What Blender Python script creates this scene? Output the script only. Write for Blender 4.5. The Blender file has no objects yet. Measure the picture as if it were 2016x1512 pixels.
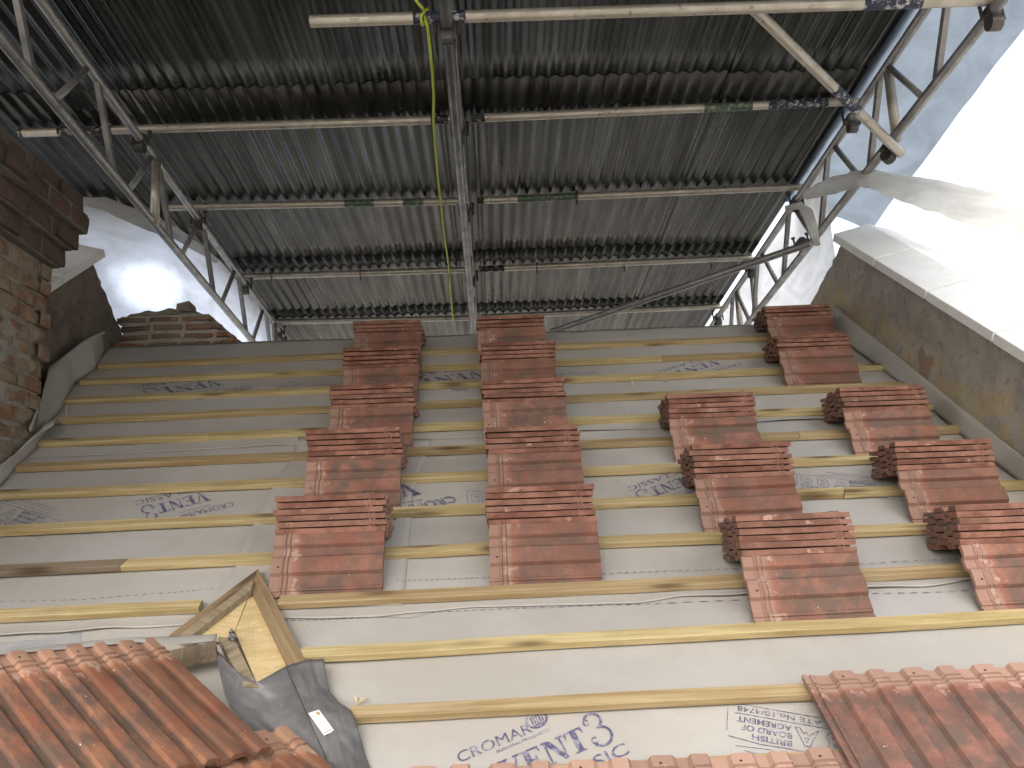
import bpy, bmesh, random
from math import sin, cos, tan, radians, pi, sqrt, atan2, floor
from mathutils import Vector as V, Matrix, noise
S = bpy.context.scene
COL = S.collection
random.seed(11)

# ---------------------------------------------------------------- camera, sky, sun, exposure
F = 1689.0
TH, RHO, YAW, PIT = radians(12), radians(2.35), radians(1.4), radians(35.3)
f0 = V((sin(YAW)*cos(TH), cos(YAW)*cos(TH), sin(TH)))
r0 = V((cos(YAW), -sin(YAW), 0)); u0 = r0.cross(f0)
cr = r0*cos(RHO) - u0*sin(RHO); cu = r0*sin(RHO) + u0*cos(RHO)
cam = bpy.data.cameras.new('camera'); camo = bpy.data.objects.new('camera', cam); COL.objects.link(camo)
camo.matrix_world = Matrix(((cr.x, cu.x, -f0.x, 0), (cr.y, cu.y, -f0.y, 0), (cr.z, cu.z, -f0.z, 0), (0, 0, 0, 1)))
cam.sensor_width = 36; cam.lens = F/2016*36; cam.clip_start = .05; cam.clip_end = 2000
S.camera = camo
SUN_EL, SUN_AZ = radians(50), radians(195)          # compass style: the direction the light comes from, behind the viewer
w = bpy.data.worlds.new('World'); S.world = w; w.use_nodes = True
wn = w.node_tree; bg = wn.nodes['Background']
sky = wn.nodes.new('ShaderNodeTexSky'); sky.sky_type = 'NISHITA'; sky.sun_disc = False
sky.sun_elevation = SUN_EL; sky.sun_rotation = SUN_AZ; sky.air_density = 1.0; sky.dust_density = 6.0; sky.ozone_density = 1.0
hs = wn.nodes.new('ShaderNodeHueSaturation'); hs.inputs['Saturation'].default_value = .45
wn.links.new(sky.outputs[0], hs.inputs['Color']); wn.links.new(hs.outputs[0], bg.inputs[0]); bg.inputs[1].default_value = .13
sun = bpy.data.lights.new('sun', 'SUN'); sun.energy = .8; sun.angle = radians(50); sun.color = (1, .95, .87)
suno = bpy.data.objects.new('sun', sun); COL.objects.link(suno)
sd = V((sin(SUN_AZ)*cos(SUN_EL), cos(SUN_AZ)*cos(SUN_EL), sin(SUN_EL)))
suno.rotation_euler = sd.to_track_quat('Z', 'Y').to_euler()
S.view_settings.view_transform = 'Standard'; S.view_settings.look = 'None'; S.view_settings.gamma = 1
S.view_settings.exposure = 2.15
S.cycles.max_bounces = 8; S.cycles.diffuse_bounces = 5; S.cycles.transmission_bounces = 4

# ---------------------------------------------------------------- geometry helpers
def ray(px, py): return f0 + cr*((px-1008)/F) + cu*((756-py)/F)
def on_plane(px, py, n, dist):
    v = ray(px, py); return v*(dist/v.dot(n))
XH = V((1, 0, 0))
RD = V((0, cos(PIT), sin(PIT))); RN = V((0, -sin(PIT), cos(PIT))); RH = 1.78      # main roof: up-slope, normal, distance below the eye
def R(x, s, r=0): return XH*x + RD*s + RN*(r-RH)                                  # a point on (r above) the roof slope
def RP(px, py, r=0):
    p = on_plane(px, py, RN, -(RH-r)); return p.x, p.dot(RD)
def RQ(px, py, r=0): return on_plane(px, py, RN, -(RH-r))
E2 = radians(-4.5)
TD = V((0, cos(E2), sin(E2))); TN = V((0, -sin(E2), cos(E2)))                     # temporary roof: run direction and normal
def T(x, s, h): return XH*x + TD*s + TN*h
def TP(px, py, h):
    p = on_plane(px, py, TN, h); return p.x, p.dot(TD)
def nz(p, sc=1.0, seed=0.0): return noise.noise(V(p)*sc + V((seed*7.3, seed*3.1, seed*1.7)))

class MB:
    def __init__(s): s.v = []; s.f = []
    def vert(s, p): s.v.append(tuple(p)); return len(s.v)-1
    def face(s, *pts): s.f.append([s.vert(p) for p in pts])
    def hexa(s, b, t):                       # bottom ring, top ring
        n = len(b); i = [s.vert(p) for p in b]; j = [s.vert(p) for p in t]
        s.f.append(i[::-1]); s.f.append(j)
        for k in range(n): s.f.append([i[k], i[(k+1) % n], j[(k+1) % n], j[k]])
    def box(s, o, a, b, c):                  # corner o and three edge vectors
        o, a, b, c = V(o), V(a), V(b), V(c)
        s.hexa([o, o+a, o+a+b, o+b], [o+c, o+a+c, o+a+b+c, o+b+c])
    def tube(s, pts, rad, n=14, cap=True):
        pts = [V(p) for p in pts]; rings = []
        rr = rad if isinstance(rad, (list, tuple)) else [rad]*len(pts)
        t0 = (pts[1]-pts[0]).normalized(); a = t0.orthogonal().normalized()
        for k, p in enumerate(pts):
            t = (pts[min(k+1, len(pts)-1)]-pts[max(k-1, 0)]).normalized()
            a = (a - t*a.dot(t)).normalized(); b = t.cross(a)
            rings.append([s.vert(p+(a*cos(2*pi*q/n)+b*sin(2*pi*q/n))*rr[k]) for q in range(n)])
        for k in range(len(rings)-1):
            for q in range(n): s.f.append([rings[k][q], rings[k][(q+1) % n], rings[k+1][(q+1) % n], rings[k+1][q]])
        if cap: s.f.append(rings[0][::-1]); s.f.append(rings[-1])
    def grid(s, fn, nu, nv):
        i = [[s.vert(fn(u/nu, v/nv)) for v in range(nv+1)] for u in range(nu+1)]
        for u in range(nu):
            for v in range(nv): s.f.append([i[u][v], i[u+1][v], i[u+1][v+1], i[u][v+1]])
        return i
    def build(s, name, m, parent=None, smooth=False, loc=None):
        me = bpy.data.meshes.new(name)
        vs = s.v
        if loc is not None: vs = [tuple(V(p)-V(loc)) for p in vs]
        me.from_pydata(vs, [], s.f); me.materials.append(m)
        bm = bmesh.new(); bm.from_mesh(me)
        bmesh.ops.recalc_face_normals(bm, faces=bm.faces); bm.to_mesh(me); bm.free()
        if smooth:
            for p in me.polygons: p.use_smooth = True
        o = bpy.data.objects.new(name, me); COL.objects.link(o)
        if loc is not None: o.location = loc
        if parent: o.parent = parent
        return o
def smooth_by_angle(o, deg=40):
    me = o.data
    for p in me.polygons: p.use_smooth = True
    bm = bmesh.new(); bm.from_mesh(me)
    for e in bm.edges:
        if len(e.link_faces) == 2 and e.calc_face_angle(0) > radians(deg): e.smooth = False
    bm.to_mesh(me); bm.free()
def solid(o, th, off=-1):
    m = o.modifiers.new('thickness', 'SOLIDIFY'); m.thickness = th; m.offset = off
def tag(o, label, cat, group=None, kind=None):
    o['label'] = label; o['category'] = cat
    if group: o['group'] = group
    o['kind'] = kind or 'thing'
    return o
def empty(name, loc, label, cat, group=None):
    o = bpy.data.objects.new(name, None); COL.objects.link(o); o.location = loc; o.empty_display_size = .1
    tag(o, label, cat, group); return o
def part(mb, name, m, root, smooth=False):
    """a part given in world coordinates, hung under its thing"""
    o = mb.build(name, m, None, smooth, root.location); o.location = (0, 0, 0); o.parent = root
    return o

# ---------------------------------------------------------------- materials
class NT:
    def __init__(s, name, rough=.8, metal=0.0, spec=.5):
        s.m = bpy.data.materials.new(name); s.m.use_nodes = True; s.t = s.m.node_tree
        s.b = s.t.nodes['Principled BSDF']
        s.b.inputs['Roughness'].default_value = rough; s.b.inputs['Metallic'].default_value = metal
        s.b.inputs['Specular IOR Level'].default_value = spec
        tc = s.n('ShaderNodeTexCoord'); s.obj = tc.outputs['Object']
        oi = s.n('ShaderNodeObjectInfo'); s.rnd = oi.outputs['Random']
    def n(s, t, **kw):
        x = s.t.nodes.new(t)
        for k, v in kw.items(): setattr(x, k, v)
        return x
    def link(s, a, b):
        if hasattr(a, 'type') and hasattr(a, 'links'): s.t.links.new(a, b)
        elif isinstance(a, tuple) and len(a) == 3 and b.type == 'RGBA': b.default_value = (*a, 1)
        else: b.default_value = a
    def coords(s, scale=(1, 1, 1), rnd=True, src=None):
        mp = s.n('ShaderNodeMapping'); s.link(src or s.obj, mp.inputs['Vector']); mp.inputs['Scale'].default_value = scale
        if rnd:
            c = s.n('ShaderNodeCombineXYZ'); k = s.math('MULTIPLY', s.rnd, 37.0)
            for i in range(3): s.link(k, c.inputs[i])
            s.link(c.outputs[0], mp.inputs['Location'])
        return mp.outputs[0]
    def noise(s, co, scale, detail=4, rough=.55, dist=0.0):
        x = s.n('ShaderNodeTexNoise'); s.link(co, x.inputs['Vector'])
        x.inputs['Scale'].default_value = scale; x.inputs['Detail'].default_value = detail
        x.inputs['Roughness'].default_value = rough; x.inputs['Distortion'].default_value = dist
        return x.outputs['Fac']
    def ramp(s, fac, *stops):
        x = s.n('ShaderNodeValToRGB'); s.link(fac, x.inputs[0]); e = x.color_ramp.elements
        while len(e) < len(stops): e.new(.5)
        for k, (p, c) in enumerate(stops):
            e[k].position = p; c = c if isinstance(c, tuple) else (c, c, c); e[k].color = (*c, 1)
        return x.outputs[0]
    def mix(s, fac, a, b, mode='MIX'):
        x = s.n('ShaderNodeMix', data_type='RGBA', blend_type=mode)
        s.link(fac, x.inputs[0]); s.link(a, x.inputs[6]); s.link(b, x.inputs[7]); return x.outputs[2]
    def math(s, op, a, b=0.0, c=0.0):
        x = s.n('ShaderNodeMath', operation=op); s.link(a, x.inputs[0]); s.link(b, x.inputs[1]); s.link(c, x.inputs[2])
        x.use_clamp = False
        return x.outputs[0]
    def rng(s, v, a, b, c=0.0, d=1.0):
        x = s.n('ShaderNodeMapRange', interpolation_type='SMOOTHSTEP'); s.link(v, x.inputs[0])
        for k, q in zip((1, 2, 3, 4), (a, b, c, d)): x.inputs[k].default_value = q
        return x.outputs[0]
    def xyz(s, co=None):
        x = s.n('ShaderNodeSeparateXYZ'); s.link(co or s.obj, x.inputs[0]); return x.outputs
    def bump(s, h, st=.3, dist=.01):
        x = s.n('ShaderNodeBump'); s.link(h, x.inputs['Height']); x.inputs['Strength'].default_value = st; x.inputs['Distance'].default_value = dist
        s.t.links.new(x.outputs[0], s.b.inputs['Normal'])
    def base(s, c): s.link(c, s.b.inputs['Base Color'])
    def rough(s, c): s.link(c, s.b.inputs['Roughness'])

def tile_mat(name, red1, red2, grime, pale, grime_amt):
    q = NT(name, .85, 0, .25); co = q.coords(); X, Y, Z = q.xyz()
    c = q.mix(q.rng(q.noise(co, 9, 5), .35, .65), red1, red2)
    c = q.mix(q.math('MULTIPLY', q.rng(q.noise(co, 120, 3), .5, .75), .35), c, tuple(v*.55 for v in red1))
    # lichen and soot: heavier in the troughs and on the exposed part, in blotches
    trough = q.rng(Z, .002, .012, 1.0, .25)
    stain = q.rng(q.noise(co, 14, 6, .65), .36, .62)
    expo = q.rng(X, .07, .12)
    g = q.math('MULTIPLY', q.math('MULTIPLY', q.math('ADD', q.math('MULTIPLY', trough, .55), stain), expo), grime_amt)
    tone = q.math('MULTIPLY', q.rng(q.rnd, 0, 1, .6, 1.15), g)
    c = q.mix(q.math('MINIMUM', tone, .85), c, grime)
    # the head, covered by the course above for years, stayed paler
    head = q.rng(q.math('ADD', X, q.math('MULTIPLY', q.noise(co, 30, 2), .02)), .095, .075)
    c = q.mix(q.math('MULTIPLY', head, .75), c, pale)
    mort = q.math('MULTIPLY', q.rng(X, .12, .09), q.math('MULTIPLY', q.rng(X, .02, .05), q.rng(q.noise(co, 26, 4, .6), .55, .64)))
    c = q.mix(q.math('MULTIPLY', mort, .5), c, (.50, .38, .30))
    line = q.math('MAXIMUM', q.rng(q.math('ABSOLUTE', q.math('SUBTRACT', X, .044)), .0035, .0015), q.rng(q.math('ABSOLUTE', q.math('SUBTRACT', X, .060)), .0035, .0015))
    c = q.mix(q.math('MULTIPLY', line, .5), c, tuple(v*.4 for v in red1))
    speck = q.rng(q.noise(co, 75, 2, .4), .76, .80)
    c = q.mix(q.math('MULTIPLY', speck, .8), c, (.66, .56, .47))
    hole = q.math('ADD', q.math('POWER', q.math('SUBTRACT', X, .026), 2.0), q.math('POWER', q.math('SUBTRACT', Y, .105), 2.0))
    c = q.mix(q.rng(hole, .000020, .000008), c, (.03, .02, .015))
    # side edges kept their fresh red
    edge = q.rng(Y, .2265, .2285)
    ec = q.mix(q.rng(q.noise(co, 11, 5, .65), .36, .62), tuple(v*1.05 for v in red2), tuple(v*.62 for v in red1))
    ec = q.mix(q.math('MULTIPLY', q.rng(q.rnd, .35, .9), .45), ec, (.13, .075, .055))
    ec = q.mix(q.math('MULTIPLY', q.rng(q.noise(co, 17, 3), .64, .7), .6), ec, (.52, .34, .25))
    c = q.mix(q.math('MULTIPLY', edge, .9), c, ec)
    hv = q.n('ShaderNodeHueSaturation'); q.link(c, hv.inputs['Color']); q.link(q.rng(q.rnd, 0, 1, .85, 1.12), hv.inputs['Value'])
    q.base(hv.outputs[0]); q.bump(q.noise(co, 260, 4, .7), .35, .003)
    return q.m
M_TILE = tile_mat('clay_red_tile', (.245, .10, .066), (.305, .142, .097), (.115, .084, .066), (.31, .195, .148), .7)
M_TILE_PINK = tile_mat('weathered_pink_tile', (.235, .10, .07), (.30, .14, .10), (.105, .08, .066), (.38, .25, .185), .75)
M_TILE_ORANGE = tile_mat('orange_tile', (.225, .085, .046), (.29, .13, .072), (.085, .064, .05), (.40, .24, .16), .72)

def wood_mat(name, c1, c2, knot, scale=1.0, dirt=.0, axis=0):
    q = NT(name, .75, 0, .25)
    sc = [60*scale]*3; sc[axis] = 2.2*scale
    co = q.coords(tuple(sc)); co2 = q.coords()
    g = q.noise(co, 1.0, 4, .6, .6)
    c = q.mix(q.rng(g, .3, .7), c1, c2)
    sk = [30]*3; sk[axis] = 7
    kn = q.n('ShaderNodeTexVoronoi', feature='F1'); q.link(q.coords(tuple(v*.35 for v in sk)), kn.inputs['Vector']); kn.inputs['Scale'].default_value = 1.0
    c = q.mix(q.math('MULTIPLY', q.rng(kn.outputs['Distance'], .27, .05), .85), c, knot)
    w = q.noise(q.coords(tuple(v*.12 for v in sc)), 1.0, 3)
    c = q.mix(q.math('MULTIPLY', q.rng(w, .52, .75), .4), c, tuple(v*.6 for v in c1))
    c = q.mix(q.math('MULTIPLY', q.rng(q.noise(co2, 4.5, 5, .65), .5, .75), dirt), c, (.14, .105, .065))
    hv = q.n('ShaderNodeHueSaturation'); q.link(c, hv.inputs['Color']); q.link(q.rng(q.rnd, 0, 1, .86, 1.1), hv.inputs['Value']); q.link(q.rng(q.rnd, 0, 1, .488, .503), hv.inputs['Hue'])
    q.base(hv.outputs[0]); q.bump(g, .25, .002)
    return q.m
M_BATTEN = wood_mat('treated_pine', (.31, .225, .095), (.475, .38, .20), (.085, .045, .02), 1, .22)
M_BATTEN_OLD = wood_mat('grey_pine', (.19, .145, .09), (.28, .225, .15), (.07, .045, .025), 1, .5)
M_BOARD = wood_mat('weathered_board', (.22, .155, .078), (.32, .235, .125), (.08, .05, .025), 1, .5, 1)
q = NT('plywood', .7, 0, .2); co = q.coords()
c = q.mix(q.rng(q.noise(q.coords((8, 60, 8)), 1, 4), .35, .65), (.52, .38, .175), (.61, .47, .25))
c = q.mix(q.math('MULTIPLY', q.rng(q.noise(co, 60, 2, .4), .68, .74), .6), c, (.86, .74, .48))
c = q.mix(q.math('MULTIPLY', q.rng(q.noise(co, 7, 3), .55, .8), .35), c, (.5, .33, .15)); q.base(c); M_PLY = q.m

q = NT('grey_membrane', .62, 0, .3); co = q.coords((1, 1, 1), False)
c = q.mix(q.rng(q.noise(co, 2.2, 4), .35, .68), (.37, .340, .298), (.425, .395, .35))
c = q.mix(q.math('MULTIPLY', q.rng(q.noise(co, 6, 6, .7), .56, .8), .35), c, (.40, .33, .25))
c = q.mix(q.math('MULTIPLY', q.rng(q.noise(co, 90, 2, .4), .74, .78), .55), c, (.16, .13, .11))
c = q.mix(q.math('MULTIPLY', q.rng(q.noise(co, 1.1, 2), .45, .7), .25), c, (.30, .315, .335))
q.base(c); q.bump(q.math('ADD', q.noise(co, 7, 4), q.math('MULTIPLY', q.noise(co, 350, 2), .08)), .35, .012); M_MEMB = q.m
q = NT('print_ink', .7); q.base(q.mix(q.rng(q.noise(q.coords((1, 1, 1), False), 55, 4, .7), .46, .62), (.085, .075, .14), (.26, .25, .30))); M_INK = q.m

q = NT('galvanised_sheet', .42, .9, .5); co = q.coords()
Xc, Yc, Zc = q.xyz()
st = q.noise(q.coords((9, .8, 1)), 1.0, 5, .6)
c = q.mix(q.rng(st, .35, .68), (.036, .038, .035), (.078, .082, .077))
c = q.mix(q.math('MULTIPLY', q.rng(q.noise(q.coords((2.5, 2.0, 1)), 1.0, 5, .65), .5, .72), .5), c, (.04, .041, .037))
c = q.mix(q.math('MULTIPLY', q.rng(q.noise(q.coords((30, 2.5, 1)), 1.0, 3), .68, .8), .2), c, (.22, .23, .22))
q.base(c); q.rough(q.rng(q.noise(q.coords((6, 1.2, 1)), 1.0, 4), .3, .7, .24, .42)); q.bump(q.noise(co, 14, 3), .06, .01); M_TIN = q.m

def tube_mat(name, c1, c2, metal=.7, rough=.42):
    q = NT(name, rough, metal); co = q.coords()
    c = q.mix(q.rng(q.noise(co, 8, 5, .65), .4, .65), c1, c2)
    c = q.mix(q.math('MULTIPLY', q.rng(q.noise(co, 26, 4, .6), .6, .7), .6), c, (.10, .085, .07))
    c = q.mix(q.math('MULTIPLY', q.rng(q.noise(q.coords(), 60, 2, .4), .72, .78), .6), c, (.5, .47, .42))
    q.base(c); q.rough(q.rng(q.noise(co, 12, 3), .3, .7, rough-.1, rough+.15)); return q.m
M_STEEL = tube_mat('galvanised_tube', (.42, .39, .33), (.52, .49, .43), .55)
M_ALU = tube_mat('aluminium_tube', (.26, .26, .258), (.35, .35, .345), .5, .38)
M_DULL = tube_mat('dull_steel_tube', (.13, .13, .125), (.20, .20, .195), .75, .38)
M_DARKST = tube_mat('dark_fitting', (.06, .058, .055), (.13, .12, .11), .6, .5)
def paint_mat(name, c, chip):
    q = NT(name, .5, .1); q.base(q.mix(q.rng(q.noise(q.coords(), 38, 4, .65), .52, .62), c, chip)); return q.m
M_NAVY = paint_mat('navy_paint', (.018, .024, .05), (.42, .42, .4))
M_GREEN = paint_mat('green_paint', (.055, .10, .065), (.26, .25, .20))
M_BLACK = paint_mat('black_tape', (.012, .012, .014), (.3, .28, .22))

def sheet_mat(name, col, thr=0.0, weave=False, glow_spot=None):
    q = NT(name, .35, 0, .4); t = q.t; co = q.coords((1, 1, 1), False)
    n1 = q.noise(q.coords((1.2, 1.2, 3.5), False), 1.6, 5, .6, 1.2)
    c = q.mix(q.rng(n1, .3, .7), tuple(v*.72 for v in col), col)
    q.base(c)
    tr = q.n('ShaderNodeBsdfTranslucent'); q.link(c, tr.inputs[0])
    mx = q.n('ShaderNodeMixShader'); mx.inputs[0].default_value = .82
    t.links.new(q.b.outputs[0], mx.inputs[1]); t.links.new(tr.outputs[0], mx.inputs[2])
    tp = q.n('ShaderNodeBsdfTransparent'); m2 = q.n('ShaderNodeMixShader')
    f = q.math('ADD', thr, 0.0)
    if weave:
        X, Y, Z = q.xyz()
        wv = q.math('SINE', q.math('MULTIPLY', X, 420.0)); f = q.math('ADD', thr, q.math('MULTIPLY', q.rng(wv, .5, 1), .04))
    if glow_spot:  # soft-edged transparent patch put in to make the bright spot of sky
        dd = q.n('ShaderNodeVectorMath', operation='DISTANCE')
        sc = q.n('ShaderNodeMapping'); q.link(q.obj, sc.inputs[0]); sc.inputs['Scale'].default_value = (1, 1, 1.55)
        q.link(sc.outputs[0], dd.inputs[0]); dd.inputs[1].default_value = (glow_spot[0], glow_spot[1], glow_spot[2]*1.55)
        dn = q.math('ADD', dd.outputs['Value'], q.math('MULTIPLY', q.math('SUBTRACT', q.noise(co, 6, 3), .5), .16))
        f = q.math('ADD', f, q.rng(dn, glow_spot[4], glow_spot[3], 0, .9))
    t.links.new(f, m2.inputs[0]); t.links.new(mx.outputs[0], m2.inputs[1]); t.links.new(tp.outputs[0], m2.inputs[2])
    out = t.nodes['Material Output']; t.links.new(m2.outputs[0], out.inputs[0])
    q.bump(q.noise(q.coords((1, 1, 3), False), 5, 5, .6), .5, .05)
    return q.m

q = NT('lead', .48, .25, .5); co = q.coords()
c = q.mix(q.rng(q.noise(co, 6, 5, .65), .35, .68), (.125, .12, .118), (.205, .195, .185))
c = q.mix(q.math('MULTIPLY', q.rng(q.noise(q.coords((40, 9, 20)), 1, 4, .7), .62, .72), .5), c, (.28, .265, .25)); q.base(c)
q.rough(q.rng(q.noise(co, 9, 4), .3, .7, .36, .6)); q.bump(q.noise(co, 11, 4), .35, .02); M_LEAD = q.m

def stone_mat(name, c1, c2, c3, sc=1.0, yel=0.0, rough_=.7):
    q = NT(name, .92, 0, .2); co = q.coords((1, 1, 1), False)
    c = q.mix(q.rng(q.noise(co, 5*sc, 6, .65), .35, .65), c1, c2)
    c = q.mix(q.math('MULTIPLY', q.rng(q.noise(co, 14*sc, 5, .7), .52, .68), .7), c, c3)
    if yel:
        # bands of yellow lime showing low on the wall (distance above the roof slope)
        vm = q.n('ShaderNodeVectorMath', operation='DOT_PRODUCT'); q.link(q.obj, vm.inputs[0]); vm.inputs[1].default_value = tuple(RN)
        hgt = q.math('ADD', vm.outputs['Value'], RH)
        band = q.rng(q.math('ADD', hgt, q.math('MULTIPLY', q.math('SUBTRACT', q.noise(co, 4, 4, .6), .5), .55)), .30, .18)
        c = q.mix(q.math('MULTIPLY', q.math('MULTIPLY', band, q.rng(q.noise(co, 9, 4, .6), .38, .55)), yel), c, (.52, .40, .20))
        br = q.rng(q.noise(co, 3.1, 3, .5), .66, .70)
        c = q.mix(q.math('MULTIPLY', br, .6), c, (.27, .13, .08))
    q.base(c); q.bump(q.math('ADD', q.noise(co, 22*sc, 6, .7), q.noise(co, 90*sc, 3, .6)), rough_, .02); return q.m
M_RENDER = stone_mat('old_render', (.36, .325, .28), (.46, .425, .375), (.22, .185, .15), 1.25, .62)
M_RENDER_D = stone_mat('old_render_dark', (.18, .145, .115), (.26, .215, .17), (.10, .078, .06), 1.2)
M_COPE = stone_mat('pale_coping_stone', (.76, .76, .73), (.82, .82, .80), (.72, .71, .68), .8, 0, .12)
M_MORTAR = stone_mat('mortar', (.26, .24, .20), (.36, .33, .28), (.17, .15, .12), 1.2)
def brick_mat(name, c1, c2, c3, sm=0.0):
    q = NT(name, .92, 0, .2); co = q.coords((1, 1, 1), False)
    at = q.n('ShaderNodeAttribute'); at.attribute_name = 'tone'
    c = q.mix(at.outputs['Fac'], c1, c2)
    c = q.mix(q.math('MULTIPLY', q.rng(q.noise(co, 16, 5, .7), .48, .66), .75), c, c3)
    if sm: c = q.mix(q.math('MULTIPLY', q.rng(q.noise(co, 6.5, 5, .65), .40, .53), sm), c, (.27, .22, .155))
    q.base(c); q.bump(q.noise(co, 55, 6, .75), .8, .012); return q.m
M_BRICK = brick_mat('smeared_old_brick', (.25, .13, .075), (.22, .15, .095), (.15, .115, .085), .95)
M_BRICK_D = brick_mat('sooty_brick', (.13, .085, .065), (.10, .078, .064), (.065, .054, .046))
M_BRICK_F = brick_mat('far_brick', (.33, .12, .065), (.15, .10, .075), (.12, .09, .07), .6)

def plain(name, c, rough=.7, metal=0.0, n=.12, sc=20):
    q = NT(name, rough, metal); q.base(q.mix(q.noise(q.coords(), sc, 4), tuple(v*(1-n) for v in c), tuple(min(1, v*(1+n)) for v in c))); return q.m
M_ROPE = plain('yellow_green_rope', (.42, .50, .06), .7, 0, .2, 90)
M_LABEL = plain('white_label', (.74, .71, .66), .6, 0, .04)
M_LABELINK = plain('label_ink', (.25, .22, .22), .7)
M_BROWN = plain('brown_spot', (.42, .30, .17), .7)
M_GROUND = plain('paving_and_earth', (.17, .155, .135), .95, 0, .4, .4)
M_DECK = plain('roof_boarding', (.22, .16, .10), .9)
M_NAIL = plain('wood_splinter', (.66, .52, .28), .7)

# ---------------------------------------------------------------- setting
g = MB(); g.face((-600, -600, -7), (600, -600, -7), (600, 600, -7), (-600, 600, -7))
tag(g.build('ground', M_GROUND), 'ground far below the roof', 'ground', None, 'structure')

dk = MB()
A0, A1 = -2.6, 2.45
dk.hexa([R(A0, -.6, -.22), R(A1, -.6, -.22), R(A1, 4.83, -.22), R(A0, 4.83, -.22)], [R(A0, -.6, -.03), R(A1, -.6, -.03), R(A1, 4.88, -.03), R(A0, 4.88, -.03)])
RIDGE = R(0, 4.88, -.03)
bd = V((0, cos(PIT), -sin(PIT)))
dk.hexa([R(A0, 4.83, -.22), R(A1, 4.83, -.22), R(A1, 4.83, -.22)+bd*4, R(A0, 4.83, -.22)+bd*4], [R(A0, 4.88, -.03), R(A1, 4.88, -.03), R(A1, 4.88, -.03)+bd*4.1, R(A0, 4.88, -.03)+bd*4.1])
tag(dk.build('roof_deck', M_DECK), 'boarded house roof slope beneath the grey membrane', 'roof', None, 'structure')

# ---------------------------------------------------------------- roofing membrane
def sag(x, s):
    return .005*nz((x*1.7, s*2.3, 0), 1, 1) + .003*nz((x*5, s*6, 0), 1, 2)
S1a, S1b = RP(300, 893)[1], RP(1560, 832)[1]
L1 = RP(300, 893), RP(1560, 833)
L2 = RP(300, 1238), RP(1560, 1170)
def lap(L, x, wob, seed):
    (xa, sa), (xb, sb) = L
    return sa + (sb-sa)*(x-xa)/(xb-xa) + wob*nz((x*2.2, 0, 0), 1, seed) + wob*.5*nz((x*6, 0, 0), 1, seed+1)
lap1 = lambda x: lap(L1, x, .010, 5)
lap2 = lambda x: lap(L2, x, .022, 9)
XL, XR = -2.28, 2.16
def memb(name, lo, hi, r, label, lift, nv=46, over=False):
    m = MB()
    def fn(u, v):
        x = XL + (XR-XL)*u; a, b = lo(x), hi(x)
        s = a + (b-a)*v**1.25
        e = max(0, 1-(s-a)/.07)
        rr = r + sag(x, s) + e*e*(lift*(.25+max(0, nz((x*1.9, 3, 0), 1, lift*900+r*77))*2.2))
        return R(x, s, rr)
    m.grid(fn, 150, nv)
    if over:
        m.grid(lambda u, v: R(XL+(XR-XL)*u, 4.90, r+sag(XL+(XR-XL)*u, 4.90)) + bd*(.35*v) - V((0, 0, .002))*v, 150, 4)
    o = m.build(name, M_MEMB, None, True); solid(o, .0012); tag(o, label, 'roof membrane', 'grey membrane courses')
    return o
mem_top = memb('membrane_sheet', lap1, lambda x: 4.90, .006, 'uppermost course of grey membrane, running over the ridge behind the tile stacks', .006, over=True)
mem_mid = memb('membrane_sheet', lap2, lambda x: lap1(x)+.15, .003, 'middle course of grey membrane, between the two wavy lap edges', .012)
mem_low = memb('membrane_sheet', lambda x: .4, lambda x: lap2(x)+.15, 0, 'lowest course of grey membrane, beside the lead and loose laid tiles', .004)
# vertical lap: a narrow strip of the same sheet beneath the two left-hand tile columns
stl = [RP(*p) for p in [(588, 866), (569, 917), (547, 952), (523, 992), (500, 1044), (479, 1091), (448, 1157), (428, 1200)]]
stR = [RP(*p) for p in [(850, 866), (838, 905), (825, 942), (813, 975), (808, 1045), (803, 1100), (797, 1160), (792, 1195)]]
def lerp_poly(P, t):
    k = min(int(t*(len(P)-1)), len(P)-2); a = t*(len(P)-1)-k
    return P[k][0]*(1-a)+P[k+1][0]*a, P[k][1]*(1-a)+P[k+1][1]*a
m = MB()
def fn(u, v):
    a = lerp_poly(stl, v); b = lerp_poly(stR, v); x = a[0]+(b[0]-a[0])*u; s = a[1]+(b[1]-a[1])*u
    e = max(0, 1-u/.08)
    return R(x, s, .0075+sag(x, s)+e*e*.022*(.5+nz((s*4, 0, 0), 1, 3)))
m.grid(fn, 24, 50)
o = m.build('membrane_strip', M_MEMB, None, True); solid(o, .0012)
tag(o, 'narrow lapped strip of grey membrane running up beneath the leftmost tile column', 'roof membrane')

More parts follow.
